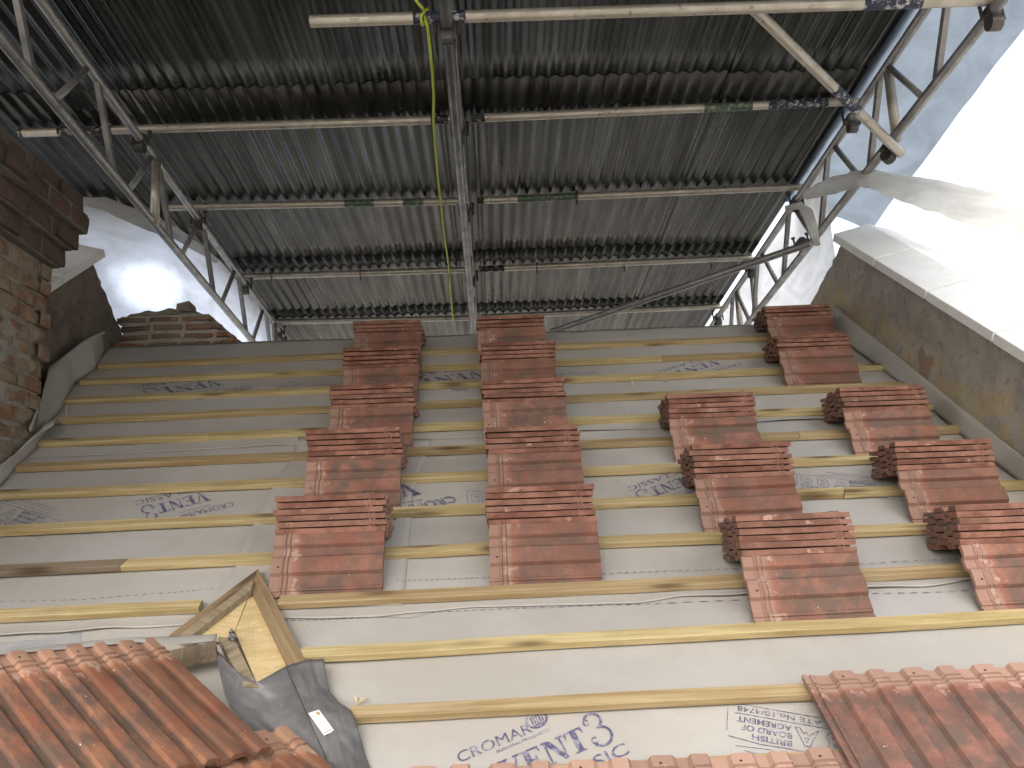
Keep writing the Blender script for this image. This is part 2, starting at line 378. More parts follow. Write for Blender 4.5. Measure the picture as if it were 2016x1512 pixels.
# print on the membrane ---------------------------------------------------
def text_mesh(body, bold=0.0):
    cu_ = bpy.data.curves.new('t', 'FONT'); cu_.body = body; cu_.resolution_u = 3; cu_.offset = bold
    ob = bpy.data.objects.new('t', cu_); COL.objects.link(ob)
    bpy.context.view_layer.update()
    me = bpy.data.meshes.new_from_object(ob.evaluated_get(bpy.context.evaluated_depsgraph_get()))
    vs = [tuple(v.co[:2]) for v in me.vertices]; fs = [list(p.vertices) for p in me.polygons]
    bpy.data.objects.remove(ob); bpy.data.meshes.remove(me); bpy.data.curves.remove(cu_)
    x0 = min(v[0] for v in vs); x1 = max(v[0] for v in vs); y1 = max(v[1] for v in vs); 
    return [((v[0]-x0)/(x1-x0), v[1]/.69) for v in vs], fs
class Ink:
    """flat print: 2-D shapes in block units, mapped onto the sheet"""
    def __init__(s): s.v = []; s.f = []
    def poly(s, pts):
        i = len(s.v); s.v += pts; s.f.append(list(range(i, i+len(pts))))
    def seg(s, a, b, w):
        d = V((b[0]-a[0], b[1]-a[1])); L = max(d.length, 1e-6); n_ = V((-d.y, d.x))/L*w/2
        s.poly([(a[0]+n_.x, a[1]+n_.y), (a[0]-n_.x, a[1]-n_.y), (b[0]-n_.x, b[1]-n_.y), (b[0]+n_.x, b[1]+n_.y)])
    def line(s, pts, w, closed=False):
        n = len(pts)
        for k in range(n if closed else n-1): s.seg(pts[k], pts[(k+1) % n], w)
    def text(s, body, x0, x1, y, h, bold=0.0):
        vs, fs = text_mesh(body, bold); i = len(s.v)
        s.v += [(x0+(x1-x0)*a, y+h*b) for a, b in vs]; s.f += [[i+k for k in f] for f in fs]
    def arc(s, c, rx, ry, a0, a1, w, n=16):
        s.line([(c[0]+rx*cos(radians(a0+(a1-a0)*k/n)), c[1]+ry*sin(radians(a0+(a1-a0)*k/n))) for k in range(n+1)], w)
def block_logo(k):
    k.text('CROMAR', -1.24, 1.82, 1.6, .46, .0)
    k.arc((2.15, 2.05), .42, .36, 0, 360, .09, 24)
    for q in range(5): k.seg((1.95+q*.11, 1.88), (1.95+q*.11, 2.24), .055)
    k.line([(1.9, 1.82), (2.42, 1.82)], .06)
    k.text('BUILDING PRODUCTS', .2, 2.4, 1.36, .12)
    def serif(x0, x1, y, h): k.poly([(x0, y), (x1, y), (x1, y+h), (x0, y+h)])
    # V E N T in a fat slab-serif
    k.poly([(.08, .92), (.36, .92), (.55, .0), (.42, .0)]); k.seg((.53, .02), (.78, .94), .07); serif(0, .44, .92, .08); serif(.66, .92, .92, .08)
    k.poly([(1.06, 0), (1.3, 0), (1.3, 1), (1.06, 1)]); serif(.96, 1.36, 0, .08); serif(.96, 1.72, .92, .08); serif(.96, 1.74, 0, .08)
    k.poly([(1.6, .92), (1.72, .92), (1.72, .70)]); k.poly([(1.6, .08), (1.74, .08), (1.74, .30)]); serif(1.3, 1.5, .47, .07); k.seg((1.5, .38), (1.5, .64), .07)
    k.poly([(1.92, .96), (2.2, .96), (2.66, .04), (2.5, .0)]); k.seg((1.97, .02), (1.97, .95), .08); k.seg((2.6, .02), (2.6, .98), .08); serif(1.84, 2.12, 0, .08); serif(1.84, 2.12, .92, .08); serif(2.46, 2.74, .92, .08)
    k.poly([(3.06, 0), (3.3, 0), (3.3, .98), (3.06, .98)]); serif(2.94, 3.42, 0, .08); serif(2.8, 3.56, .92, .08); k.poly([(2.8, .96), (2.92, .96), (2.8, .66)]); k.poly([(3.44, .96), (3.56, .96), (3.56, .66)])
    # 3 with curled ends
    k.arc((4.12, .98), .34, .34, -85, 150, .11); k.arc((4.15, .26), .42, .40, 85, -150, .12); k.arc((3.86, 1.02), .10, .12, 20, 330, .07); k.arc((3.84, .20), .12, .13, 20, 330, .07)
    k.arc((4.72, 1.42), .13, .13, 0, 360, .03); k.text('R', 4.67, 4.78, 1.36, .12)
    k.text('CLASSIC', .9, 4.8, -.85, .5, .0)
def block_cert(k):
    k.text('CERTIFICATE No.10/4748', -2.4, 14, 0, .68, .0)
    k.line([(-3, -.35), (15.2, -.35)], .09); k.line([(-2.6, .98), (14.4, .98)], .10)
    k.line([(15.2, -.35), (15.2, 3.5)], .08); k.line([(-3, .4), (-3, 4.6)], .08)
    k.line([(-3, 4.6), (3, 4.55), (8, 4.45), (11, 4.55), (15, 4.2)], .10)
    k.line([(1, 5.2), (6, 5.3), (10, 5.0), (14, 5.3)], .07); k.line([(4, 5.8), (8, 6.0), (13, 5.7)], .07); k.line([(3, 6.4), (9, 6.5), (12, 6.3)], .10)
    k.text('BRITISH', 7.3, 12.1, 3.45, .72, .012); k.text('BOARD OF', 7.3, 13.4, 2.42, .72, .012); k.text('AGREMENT', 7.3, 14, 1.40, .72, .012)
    for x in (-2.2, 1.0):
        k.line([(x, 1.5), (x, 3.7), (x+1.7, 3.75), (x+2.1, 3.2), (x+1.8, 2.7), (x+2.3, 2.2), (x+1.9, 1.55)], .10, True)
        k.line([(x+.6, 3.2), (x+1.4, 3.2), (x+1.4, 2.95), (x+.6, 2.95)], .08, True); k.line([(x+.6, 2.25), (x+1.5, 2.25), (x+1.5, 2.0), (x+.6, 2.0)], .08, True)
    k.line([(4.1, 1.45), (5.2, 3.75), (5.8, 3.75), (6.9, 1.45), (6.3, 1.45), (5.9, 2.2), (5.6, 1.9), (5.3, 2.4)], .10, True); k.line([(5.3, 2.7), (5.8, 2.7), (5.55, 3.3)], .07, True)
def stamp(block, parent, anchor, at, ex, ey, zx, zo, lift):
    """anchor: block point that sits at pixel `at`; ex, ey: what one block unit right / up looks like there (zoomed pixels)"""
    k = Ink(); block(k)
    p = lambda a, b: RP(zo[0]+a/zx, zo[1]+b/zx, lift)
    o = p(*at); e1 = p(at[0]+ex[0], at[1]+ex[1]); e2 = p(at[0]+ey[0], at[1]+ey[1])
    e1 = (e1[0]-o[0], e1[1]-o[1]); e2 = (e2[0]-o[0], e2[1]-o[1])
    mb = MB()
    for x, y in k.v:
        a, b = x-anchor[0], y-anchor[1]
        X_, S_ = o[0]+a*e1[0]+b*e2[0], o[1]+a*e1[1]+b*e2[1]
        mb.vert(R(X_, S_, lift+sag(X_, S_)))
    mb.f = k.f
    return mb.build('printed_lettering', M_INK, parent)
LT_, LM_, LB_ = .0085, .0055, .0028
stamp(block_logo, mem_low, (2.7, 1), (1020, 440), (225, -99), (-105, -200), 5.04, (900, 1360), LB_)
stamp(block_cert, mem_low, (14, 0), (455, 190), (-98, -16.5), (-4, 88), 6.3, (1380, 1360), LB_)
stamp(block_logo, mem_mid, (3.5, 1), (1010, 700), (-235, 80), (120, 150), 9.16, (1180, 900), LM_)
stamp(block_cert, mem_mid, (-3, 4.6), (235, 195), (83, 9.5), (-5, -46), 8.4, (1540, 910), LM_)
stamp(block_cert, mem_mid, (7.3, 3.45), (200, 243), (43, 12), (45, -32), 4.8, (0, 960), LM_)
stamp(block_logo, mem_mid, (3.5, 1), (1520, 240), (-140, 35), (45, 90), 4.8, (0, 960), LM_)
stamp(block_cert, mem_mid, (-3, 4.6), (745, 1400), (30, 3), (-2, -18), 2.88, (660, 480), LM_)
stamp(block_logo, mem_mid, (3.5, 1), (545, 1505), (-120, 25), (50, 70), 2.88, (500, 480), LM_+.005)
stamp(block_logo, mem_top, (3.5, 1), (1210, 215), (-110, 30), (50, 38), 4.38, (1060, 690), LT_)
stamp(block_cert, mem_top, (7.3, 3.45), (320, 225), (27, 1), (20, -13), 4.38, (1060, 690), LT_)
stamp(block_logo, mem_top, (3.5, 1), (950, 850), (-95, 14), (45, 36), 2.88, (0, 480), LT_)
stamp(block_cert, mem_top, (7.3, 3.45), (1800, 800), (18, 1), (14, -9), 2.88, (0, 480), LT_)
stamp(block_logo, mem_top, (3.5, 1), (520, 800), (-100, 14), (45, 36), 2.88, (660, 480), LT_)
def dashes(parent, pts, lift, seed):
    mb = MB(); P = [RP(*p, lift) for p in pts]
    L = sum(sqrt((P[i+1][0]-P[i][0])**2+(P[i+1][1]-P[i][1])**2) for i in range(len(P)-1)); n = int(L/.027)
    for i in range(n):
        a = lerp_poly(P, i/n); b = lerp_poly(P, (i+.5)/n)
        wv = .006*nz((a[0]*3, 0, 0), 1, seed)
        q = [R(a[0], a[1]+wv-.0016, lift+sag(*a)), R(b[0], b[1]+wv-.0016, lift+sag(*b)), R(b[0], b[1]+wv+.0016, lift+sag(*b)), R(a[0], a[1]+wv+.0016, lift+sag(*a))]
        mb.face(*q)
    mb.build('printed_lap_line', M_INK, parent)
dashes(mem_mid, [(0, 1184), (180, 1178), (330, 1168), (440, 1156)], LM_, 1)
dashes(mem_mid, [(780, 1143), (960, 1138), (1200, 1130), (1440, 1119), (1800, 1104), (2010, 1096)], LM_+.005, 2)
dashes(mem_low, [(560, 1221), (740, 1213), (810, 1215), (850, 1204), (1060, 1197), (1300, 1187), (1700, 1170), (2016, 1158)], LB_+.002, 3)
dashes(mem_top, [(200, 859), (420, 850), (600, 842), (1000, 826), (1300, 815)], LT_, 4)

# membrane turned up against the walls
def upstand(name, low, up, bulge, label, seed, r0_=.012):
    m = MB()
    def fn(u, v):
        a = lerp3(low, u); b = lerp3(up, u)
        p = a.lerp(b, v)
        k = 4*v*(1-v)
        return p + RN*(bulge*k*(1+.25*nz((u*4, v*2, 0), 1, seed))) + XH*(.006*nz((u*5, v*2, 1), 1, seed+1))
    m.grid(fn, 60, 12)
    o = m.build(name, M_MEMB, None, True); solid(o, .0012); tag(o, label, 'roof membrane', 'membrane upstands at the walls'); return o
def lerp3(P, t):
    k = min(int(t*(len(P)-1)), len(P)-2); a = t*(len(P)-1)-k
    return P[k].lerp(P[k+1], a)
upstand('membrane_upstand', [RQ(*p, .02) for p in [(205, 690), (190, 724), (146, 756), (122, 802), (95, 838), (60, 870)]],
        [RQ(*p, .16) for p in [(208, 656), (178, 664), (138, 692), (95, 722), (82, 790), (60, 850)]], .05,
        'grey membrane flap rolled up against the left parapet wall near the ridge', 1)
upstand('membrane_upstand', [RQ(*p, .02) for p in [(122, 834), (98, 842), (68, 885), (36, 918), (0, 955), (-60, 1010)]],
        [RQ(*p, .09) for p in [(104, 838), (84, 850), (55, 873), (25, 900), (-10, 928), (-60, 965)]], .03,
        'lower grey membrane flap creased against the brick chimney', 2)
upstand('membrane_upstand', [RQ(*p, .015) for p in [(1640, 648), (1682, 686), (1745, 732), (1800, 775), (1870, 836), (1940, 895), (2012, 952), (2090, 1015)]],
        [R(2.115, s, .10) for s in (4.95, 4.7, 4.4, 4.1, 3.75, 3.4, 3.0, 2.6)], .035,
        'grey membrane upturn along the foot of the right rendered parapet', 3)

# ---------------------------------------------------------------- battens
def batten(px0, px1, m, label, wid=.045, th=.025, lift=.009, seed=0, cutl=0.0, cutr=0.0, ends=False):
    x0, s0 = RP(*px0, lift+th*.5); x1, s1 = RP(*px1, lift+th*.5)
    o_ = R(x0, s0, lift); n = max(2, int((x1-x0)/.12)); b = MB(); rings = []
    for k in range(n+1):
        t = k/n; x = x0+(x1-x0)*t; s = s0+(s1-s0)*t+.004*nz((x*1.3, 0, 0), 1, seed)
        r = lift+.003*nz((x*2, 5, 0), 1, seed)
        cx = (cutl if k == 0 else 0)+(cutr if k == n else 0)
        pr = []
        c_ = .002
        for ds, dr in [(-wid/2+c_, 0), (wid/2-c_, 0), (wid/2, c_), (wid/2, th-c_), (wid/2-c_, th), (-wid/2+c_, th), (-wid/2, th-c_), (-wid/2, c_)]:
            pr.append(b.vert(R(x+cx*ds/wid, s+ds, r+dr)))
        rings.append(pr)
    for k in range(n):
        for q in range(8): b.f.append([rings[k][q], rings[k][(q+1) % 8], rings[k+1][(q+1) % 8], rings[k+1][q]])
    b.f.append(rings[0][::-1]); b.f.append(rings[-1])
    # object axes follow the batten so that the grain runs along it
    ob = b.build('timber_batten', m); 
    M4 = Matrix(((1, 0, 0, o_.x), (0, RD.y, RN.y, o_.y), (0, RD.z, RN.z, o_.z), (0, 0, 0, 1)))
    ob.data.transform(M4.inverted()); ob.matrix_world = M4
    tag(ob, label, 'batten', 'timber battens across the roof'); return ob
ORD = ['first', 'second', 'third', 'fourth', 'fifth', 'sixth', 'seventh', 'eighth', 'ninth', 'tenth', 'eleventh', 'twelfth', 'thirteenth']
# row: pixel line of the batten's middle at x=0 and x=2016, ends and joints along it
rows = [
    (0, (195, 721), (1520, 665), [(195, 1515)]),
    (1, (160, 752), (1540, 697), [(160, 1303), (1303, 1530)]),
    (2, (130, 789), (1740, 722), [(130, 1750)]),
    (3, (108, 829), (1800, 757), [(108, 1812)]),
    (4, (80, 873), (1880, 798), [(80, 413), (413, 1880)]),
    (5, (35, 921), (1940, 843), [(35, 1571), (1571, 1925)]),
    (6, (0, 975), (2016, 892), [(-40, 2010)]),
    (7, (0, 1045), (2016, 954), [(-60, 1661), (1661, 2060)]),
    (8, (0, 1124), (2016, 1031), [(-60, 246), (246, 2090)]),
    (9, (0, 1213), (2016, 1116), [(-80, 396), (550, 2100)]),
    (10, (590, 1290), (2016, 1213), [(592, 2120)]),
    (11, (690, 1408), (1600, 1361), [(688, 2160)]),
    (12, (700, 1545), (2016, 1480), [(690, 2240)]),
]
def batten_s(i, x):
    P = [RP(*rows[i][1], .02), RP(*rows[i][2], .02)]
    return P[0][1]+(P[1][1]-P[0][1])*(x-P[0][0])/(P[1][0]-P[0][0])
for i, a, b, segs in rows:
    for k, (xa, xb) in enumerate(segs):
        ya = a[1]+(b[1]-a[1])*(xa-a[0])/(b[0]-a[0]); yb = a[1]+(b[1]-a[1])*(xb-a[0])/(b[0]-a[0])
        side = '' if len(segs) == 1 else (', left-hand length' if k == 0 else ', right-hand length')
        old = (i == 8 and k == 0)
        lab = ('short weathered grey batten in the ninth row from the ridge' if old else 'pale treated timber batten in the %s row down from the ridge%s' % (ORD[i], side))
        if i == 12: lab = 'lowest timber batten carrying the bottom row of laid tiles'
        gap = .0008
        batten((xa+(.4 if k else 0), ya), (xb-(.4 if k == 0 and len(segs) > 1 else 0), yb), M_BATTEN_OLD if old else M_BATTEN, lab, seed=i*3+k, cutl=(.015 if k and i in (8, 7) else 0), cutr=(.015 if (not k) and len(segs) > 1 and i in (8, 7) else 0))
# a few wood splinters / nails caught on the battens
for a, b, l in [((1243, 743), (1247, 764), 'thin pale splinter hanging off a batten between the tile columns'), ((131, 795), (131, 826), 'thin pale splinter on the battens beside the left membrane flap')]:
    m = MB(); m.tube([RQ(*a, .037), RQ(*b, .02)], .0022, 6)
    tag(m.build('wood_splinter', M_NAIL), l, 'splinter')

m = MB(); c_ = RQ(705, 1376, .012)
for k_, (a_, b_) in enumerate([((-.012, .012), (.0, -.022)), ((0, -.022), (.03, -.004))]):
    m.tube([c_+XH*a_[0]+RD*a_[1], c_+XH*(a_[0]+b_[0])/2+RD*(a_[1]+b_[1])/2+RN*.014, c_+XH*b_[0]+RD*b_[1]], [.0012, .0035, .0012], 6)
tag(m.build('wood_shaving', M_NAIL, None, True), 'curled pale wood shaving on the membrane beside the lead', 'shaving')

# ---------------------------------------------------------------- roof tiles
PROF = [(0, .006), (.010, .007), (.012, .001), (.020, .001), (.022, .006), (.030, .006), (.034, .002), (.076, .002), (.084, .0155), (.090, .017), (.132, .017), (.139, .0155), (.149, .003), (.153, .002), (.178, .002), (.186, .0155), (.192, .017), (.226, .017), (.2285, .015), (.230, .010)]
TL = .38
def tile_mesh(seed):
    rnd = random.Random(seed); m = MB(); nx = 22
    xs = [0, .012, .026, .034, .038, .043, .046, .050, .054, .058, .062] + [.062+(TL-.062)*k/12 for k in range(1, 13)]
    top, bot = [], []
    for ix, x in enumerate(xs):
        ra, rb = [], []
        for iy, (y, z) in enumerate(PROF):
            endj = .0025*nz((seed*5, y*60, x*8), 1, seed) if ix in (0, len(xs)-1) else 0
            sidej = .0018*nz((x*45, y*3, seed), 1, seed+2) if iy in (0, len(PROF)-1) else 0
            zz = z + .0006*nz((x*30, y*30, 0), 1, seed)
            if .037 < x < .045 or .053 < x < .059: zz += .0035
            if x < .036: zz -= .002
            zz += .0025*((x/TL-.5)**2)*4*(1 if seed % 2 else .2)
            ra.append(m.vert((x+endj, y+sidej, zz)))
            zb = z-.0165 if .03 < y < .222 else (-.008 if y < .03 else z-.0165)
            if iy >= len(PROF)-3: zb = -.0015
            rb.append(m.vert((x+endj*.8, y+sidej, zb)))
        top.append(ra); bot.append(rb)
    nX, nY = len(xs), len(PROF)
    for i in range(nX-1):
        for j in range(nY-1):
            m.f.append([top[i][j], top[i+1][j], top[i+1][j+1], top[i][j+1]]); m.f.append([bot[i][j], bot[i][j+1], bot[i+1][j+1], bot[i+1][j]])
        for j in (0, nY-1): m.f.append([top[i][j], top[i+1][j], bot[i+1][j], bot[i][j]])
    for i in (0, nX-1):
        for j in range(nY-1): m.f.append([top[i][j], top[i][j+1], bot[i][j+1], bot[i][j]])
    for y in (.05, .165):                       # nibs under the head
        m.box((.004, y, -.0205), (.014, 0, 0), (0, .028, 0), (0, 0, .012))
    me = bpy.data.meshes.new('clay_tile'); me.from_pydata(m.v, [], m.f)
    bm = bmesh.new(); bm.from_mesh(me); bmesh.ops.recalc_face_normals(bm, faces=bm.faces)
    for e in bm.edges:
        if len(e.link_faces) == 2 and e.calc_face_angle(0) > radians(35): e.smooth = False
    for f in bm.faces: f.smooth = True
    bm.to_mesh(me); bm.free(); return me
TM = {}
for nm, mt in (('red', M_TILE), ('pink', M_TILE_PINK), ('orange', M_TILE_ORANGE)):
    TM[nm] = []
    for k in range(5):
        me = tile_mesh(k+1); me.materials.append(mt); TM[nm].append(me)
def put_tile(kind, o, ax, ay, label, group, scale=1.0):
    ax = V(ax).normalized(); ay = V(ay); ay = (ay-ax*ay.dot(ax)).normalized(); az = ax.cross(ay)
    ob = bpy.data.objects.new('clay_tile', random.choice(TM[kind])); COL.objects.link(ob)
    ob.matrix_world = Matrix(((ax.x*scale, ay.x*scale, az.x*scale, o.x), (ax.y*scale, ay.y*scale, az.y*scale, o.y), (ax.z*scale, ay.z*scale, az.z*scale, o.z), (0, 0, 0, 1)))
    tag(ob, label, 'roof tile', group); return ob
def dn(a, b): return RD*a + RN*b
stacks = [  # pixel of the leaning front tile's top left corner, tiles piled behind it, where it is, skew
    ((546, 1047), 6, 'lowest stack of the left column', .4), ((605, 911), 6, 'second lowest stack of the left column', .0), ((650, 811), 5, 'middle stack of the left column', .0),
    ((678, 726), 5, 'second highest stack of the left column', .0), ((696, 668), 4, 'ridge stack of the left column', .0),
    ((961, 1037), 6, 'lowest stack of the central column', .6), ((960, 898), 5, 'second lowest central stack', .3), ((950, 796), 5, 'middle stack of the central column', .0),
    ((947, 719), 5, 'second highest stack of the central column', .0), ((941, 655), 4, 'ridge stack of the central column', .0),
    ((1457, 1091), 6, 'lowest stack right of centre', 1.0), ((1365, 941), 6, 'middle stack right of centre', .6), ((1317, 825), 5, 'highest stack right of centre', .6),
    ((1534, 697), 4, 'second stack down beside the right parapet', .6), ((1512, 636), 4, 'ridge stack beside the right parapet', .4),
    ((1663, 816), 5, 'third stack down beside the right parapet', 1.2), ((1761, 923), 5, 'fourth stack down beside the right parapet', .8), ((1894, 1079), 6, 'fifth stack down beside the right parapet', .8)]
rs = random.Random(4)
TILT = radians(30); PA = radians(0)
pd = V((0, -cos(PA), sin(PA))); pn = V((0, sin(PA), cos(PA)))          # piled tiles lie level: back-to-front direction and normal
for (pp, n, where, sk) in stacks:
    x0, st = RP(*pp, .135)
    s0 = min((batten_s(i, x0+TL/2) for i in range(len(rows))), key=lambda q: abs(q+.028-(st-.199)))+.028     # stands against the upper side of a batten
    yaw = radians(rs.uniform(-.8, .8))
    ax = XH*cos(yaw)+RD*sin(yaw)
    put_tile('red', R(x0+rs.uniform(-.003, .003), s0, .016), ax, dn(cos(TILT), sin(TILT)), 'red tile leaning face out, front of ' + where, 'tiles stacked on the battens')
    where = where
    fr = R(x0+TL, s0+.186, .145)
    for k in range(n):
        base = fr - pd*.23 + pn*(.0225*k) + XH*(rs.uniform(-.007, .007)-.010*sk*k/n) + pd*rs.uniform(-.004, .004)
        yw = radians(rs.uniform(-.6, .6)); rl = rs.uniform(-.004, .004)
        put_tile('red', base, -(XH*cos(yw)+pd*sin(yw)+pn*rl), pd, 'red tile, %s up the pile, %s' % (ORD[k], where), 'tiles stacked on the battens')
# two courses laid at the bottom right
hx, hs_ = RP(1579, 1330, .05)
for k in range(4):
    put_tile('pink', R(hx+.2005*k, hs_+rs.uniform(-.002, .002), .046+rs.uniform(-.001, .001)), dn(-1, .068), XH, '%s weathered tile from the left in the upper laid course, bottom right' % ORD[k], 'laid tiles at the bottom right')
lx, ls_ = RP(1572, 1482, .045)
for k in range(-5, 7):
    put_tile('pink', R(lx+.2005*k-.06, ls_+rs.uniform(-.004, .004), .040+rs.uniform(-.001, .001)), dn(-1, .035), XH, '%s weathered tile from the left in the bottom row whose heads line the photo edge' % ORD[k+5], 'laid tiles at the bottom right')

# bay roof slope of orange tiles at the bottom left
fv = ray(-966, -4).normalized(); fe = ray(2310, 1089).normalized()
fn3 = fe.cross(fv).normalized()
if fn3.z < 0: fn3 = -fn3
FD = 2.42
fp0 = ray(310, 1263)*FD; fdist = fp0.dot(fn3)
def FPx(px, py, r=0): return on_plane(px, py, fn3, fdist+r)
pA, pB = FPx(213, 1272), FPx(308, 1263)
pitch = (pB-pA).length; fsc = pitch/.2005
fdown = -fv
tlen = (FPx(528, 1483)-FPx(305, 1262)).length
fsx = tlen/TL
eh = (FPx(310, 1263)-FPx(0, 1290)).normalized()
names = ['rightmost', 'second from right', 'third from right', 'fourth from right', 'fifth from right', 'sixth from right']
def put_facet(o, label, dz=0):
    ax = (fdown + fn3*.02).normalized(); ay = eh; az = ax.cross(ay).normalized()
    if az.dot(fn3) < 0: az = -az
    ob = bpy.data.objects.new('clay_tile', random.choice(TM['orange'])); COL.objects.link(ob)
    o = o + fn3*dz
    ob.matrix_world = Matrix(((ax.x*fsx, ay.x*fsc, az.x*fsc, o.x), (ax.y*fsx, ay.y*fsc, az.y*fsc, o.y), (ax.z*fsx, ay.z*fsc, az.z*fsc, o.z), (0, 0, 0, 1)))
    tag(ob, label, 'roof tile', 'orange tiles on the bay roof')
for k in range(6):
    put_facet(FPx(299, 1271)-eh*(pitch*(k+1)+.03*fsc), '%s orange tile in the top course of the bay roof, bottom left' % names[k], .012)
head2 = FPx(299, 1271)-eh*(.03*fsc)+fdown*(tlen*.80)
for k in range(5):
    put_facet(head2+eh*(pitch*(.0-k)), '%s orange tile in the lower course of the bay roof, bottom left' % names[k], -.012)

# ---------------------------------------------------------------- bay roof framing: layboards, plywood, rafter, lead
def slab(name, poly, m, label, cat, th, group=None, parent=None):
    """poly: (px, py, raise) corners; solid board under that face, thickness downwards along the roof normal"""
    t = [RQ(px, py, r) for px, py, r in poly]; b = [p-RN*th for p in t]; mb = MB(); mb.hexa(b, t)
    if parent: return mb.build(name, m, parent)
    loc = sum(t, V((0, 0, 0)))/len(t)
    # board axes: Y along the longest edge so the grain follows it
    L = max(((t[(k+1) % len(t)]-t[k]) for k in range(len(t))), key=lambda e: e.length).normalized()
    n_ = (RN-L*RN.dot(L)).normalized(); xx = L.cross(n_)
    M4 = Matrix(((xx.x, L.x, n_.x, loc.x), (xx.y, L.y, n_.y, loc.y), (xx.z, L.z, n_.z, loc.z), (0, 0, 0, 1)))
    o = mb.build(name, m); o.data.transform(M4.inverted()); o.matrix_world = M4
    tag(o, label, cat, group); return o
slab('layboard', [(508, 1120, .034), (333, 1250, .034), (352, 1251, .034), (500, 1141, .034)], M_BOARD, 'left weathered board of the inverted V above the bay roof, sloping down left', 'board', .024, 'boards framing the bay roof')
slab('board_inner_edge', [(500, 1141, .052), (352, 1251, .052), (377, 1251, .052), (494, 1161, .052)], M_BATTEN_OLD, 'dark inner edge along the left board of the inverted V', 'board', .04, 'boards framing the bay roof')  # the board's darker inner edge, built as a separate dark strip
slab('layboard', [(508, 1119, .036), (601, 1299, .036), (566, 1312, .036), (494, 1161, .036)], M_BOARD, 'right weathered board of the inverted V, running down to the lead', 'board', .024, 'boards framing the bay roof')
slab('plywood_panel', [(493, 1163, .022), (462, 1242, .05), (444, 1258, .05), (377, 1254, .022)], M_PLY, 'left small triangle of yellow plywood inside the inverted V', 'plywood', .012, 'plywood inside the inverted V')
slab('plywood_panel', [(495, 1163, .022), (567, 1312, .022), (508, 1352, .045), (463, 1243, .052)], M_PLY, 'right tall panel of yellow plywood between the board and the rafter', 'plywood', .012, 'plywood inside the inverted V')
slab('rafter', [(429, 1252, .062), (461, 1258, .062), (508, 1352, .050), (480, 1352, .050)], M_BATTEN_OLD, 'weathered rafter end beside the tall yellow plywood panel', 'rafter', .04)
slab('timber_batten', [(425, 1263, .075), (426, 1284, .075), (346, 1301, .075), (300, 1310, .075), (300, 1285, .075), (330, 1281, .075)], M_BATTEN_OLD, 'short grey batten end between the orange tiles and the rafter', 'batten', .03)
mb = MB()
for a in range(7):
    c_ = RQ(456+rs.uniform(-5, 5), 1249+rs.uniform(-7, 9), .066+.003*a); mb.tube([c_, c_+V((rs.uniform(-.012, .012), rs.uniform(-.01, .01), rs.uniform(-.012, .014)))], [.009, .004], 6)
tag(mb.build('lead_scrap', M_LEAD, None, True), 'crumpled scrap of lead at the top of the rafter', 'scrap')
# grey blue membrane strip along the head of the bay tiles
m = MB()
lo = [FPx(*p, .018) for p in [(-40, 1292), (60, 1285), (150, 1277), (270, 1265), (330, 1270), (425, 1262)]]
hi = [FPx(*p, .02) for p in [(-40, 1281), (60, 1276), (150, 1266), (270, 1256), (340, 1253), (428, 1248)]]
m.grid(lambda u, v: lerp3(lo, u).lerp(lerp3(hi, u), v)+fn3*(.004*4*v*(1-v)+.003*nz((u*9, v*2, 0), 1, 4)), 40, 6)
o = m.build('membrane_strip', M_MEMB, None, True); solid(o, .0015); tag(o, 'folded grey blue membrane strip along the head of the orange bay tiles', 'roof membrane')
q = sheet_mat('clear_plastic', (.72, .74, .76), .25)
m = MB()
lo = [FPx(*p, .035) for p in [(-40, 1282), (40, 1276), (110, 1272), (165, 1262)]]
hi = [FPx(*p, .06) for p in [(-40, 1275), (40, 1262), (110, 1250), (160, 1246)]]
m.grid(lambda u, v: lerp3(lo, u).lerp(lerp3(hi, u), v)+fn3*(.012*nz((u*6, v*3, 0), 1, 8)), 24, 6)
tag(m.build('plastic_scrap', q, None, True), 'crinkled scrap of clear plastic lying above the orange tiles at the left edge', 'plastic')

def drape(name, left, right, fr, label, grp, seed, top=None):
    m = MB()
    def fn(u, v):
        a = lerp3(left, v); b = lerp3(right, v); p = a.lerp(b, u)
        if top: p = p + (lerp3(top, u)-left[0].lerp(right[0], u))*max(0, 1-v*3)**1.5
        return p + RN*(fr(u, v)+.004*nz((u*4, v*7, 0), 1, seed)+.003*nz((u*9, v*13, 0), 1, seed+1))
    m.grid(fn, 22, 40); o = m.build(name, M_LEAD, None, True); solid(o, .002); tag(o, label, 'lead', grp); return o
drape('lead_sheet', [RQ(*p, h_) for h_, p in zip((.055, .05, .045, .04, .03, .02, .02), [(423, 1276), (432, 1320), (442, 1368), (455, 1397), (500, 1440), (560, 1500), (600, 1540)])],
      [RQ(*p, .038) for p in [(566, 1311), (584, 1352), (604, 1398), (622, 1440), (642, 1485), (660, 1530), (668, 1550)]],
      lambda u, v: -.016*sin(pi*u)*min(1, v*2), 'left grey lead valley sheet, tucked under the orange tiles', 'lead sheets in the valley', 1,
      [RQ(*p, h_) for h_, p in zip((.055, .062, .062, .058, .045, .04), [(423, 1277), (447, 1303), (474, 1328), (503, 1343), (535, 1328), (566, 1311)])])
ld = drape('lead_sheet', [RQ(*p, .045) for p in [(564, 1312), (582, 1352), (602, 1398), (620, 1440), (640, 1485), (658, 1530), (666, 1550)]],
      [RQ(*p, h_) for h_, p in zip((.05, .03, .02, .03, .045, .045, .025, .015, .015, .015), [(637, 1298), (644, 1340), (648, 1361), (668, 1385), (690, 1398), (703, 1430), (710, 1456), (716, 1480), (726, 1506), (740, 1550)])],
      lambda u, v: .008*sin(pi*u), 'right grey lead sheet carrying a white paper label', 'lead sheets in the valley', 6)
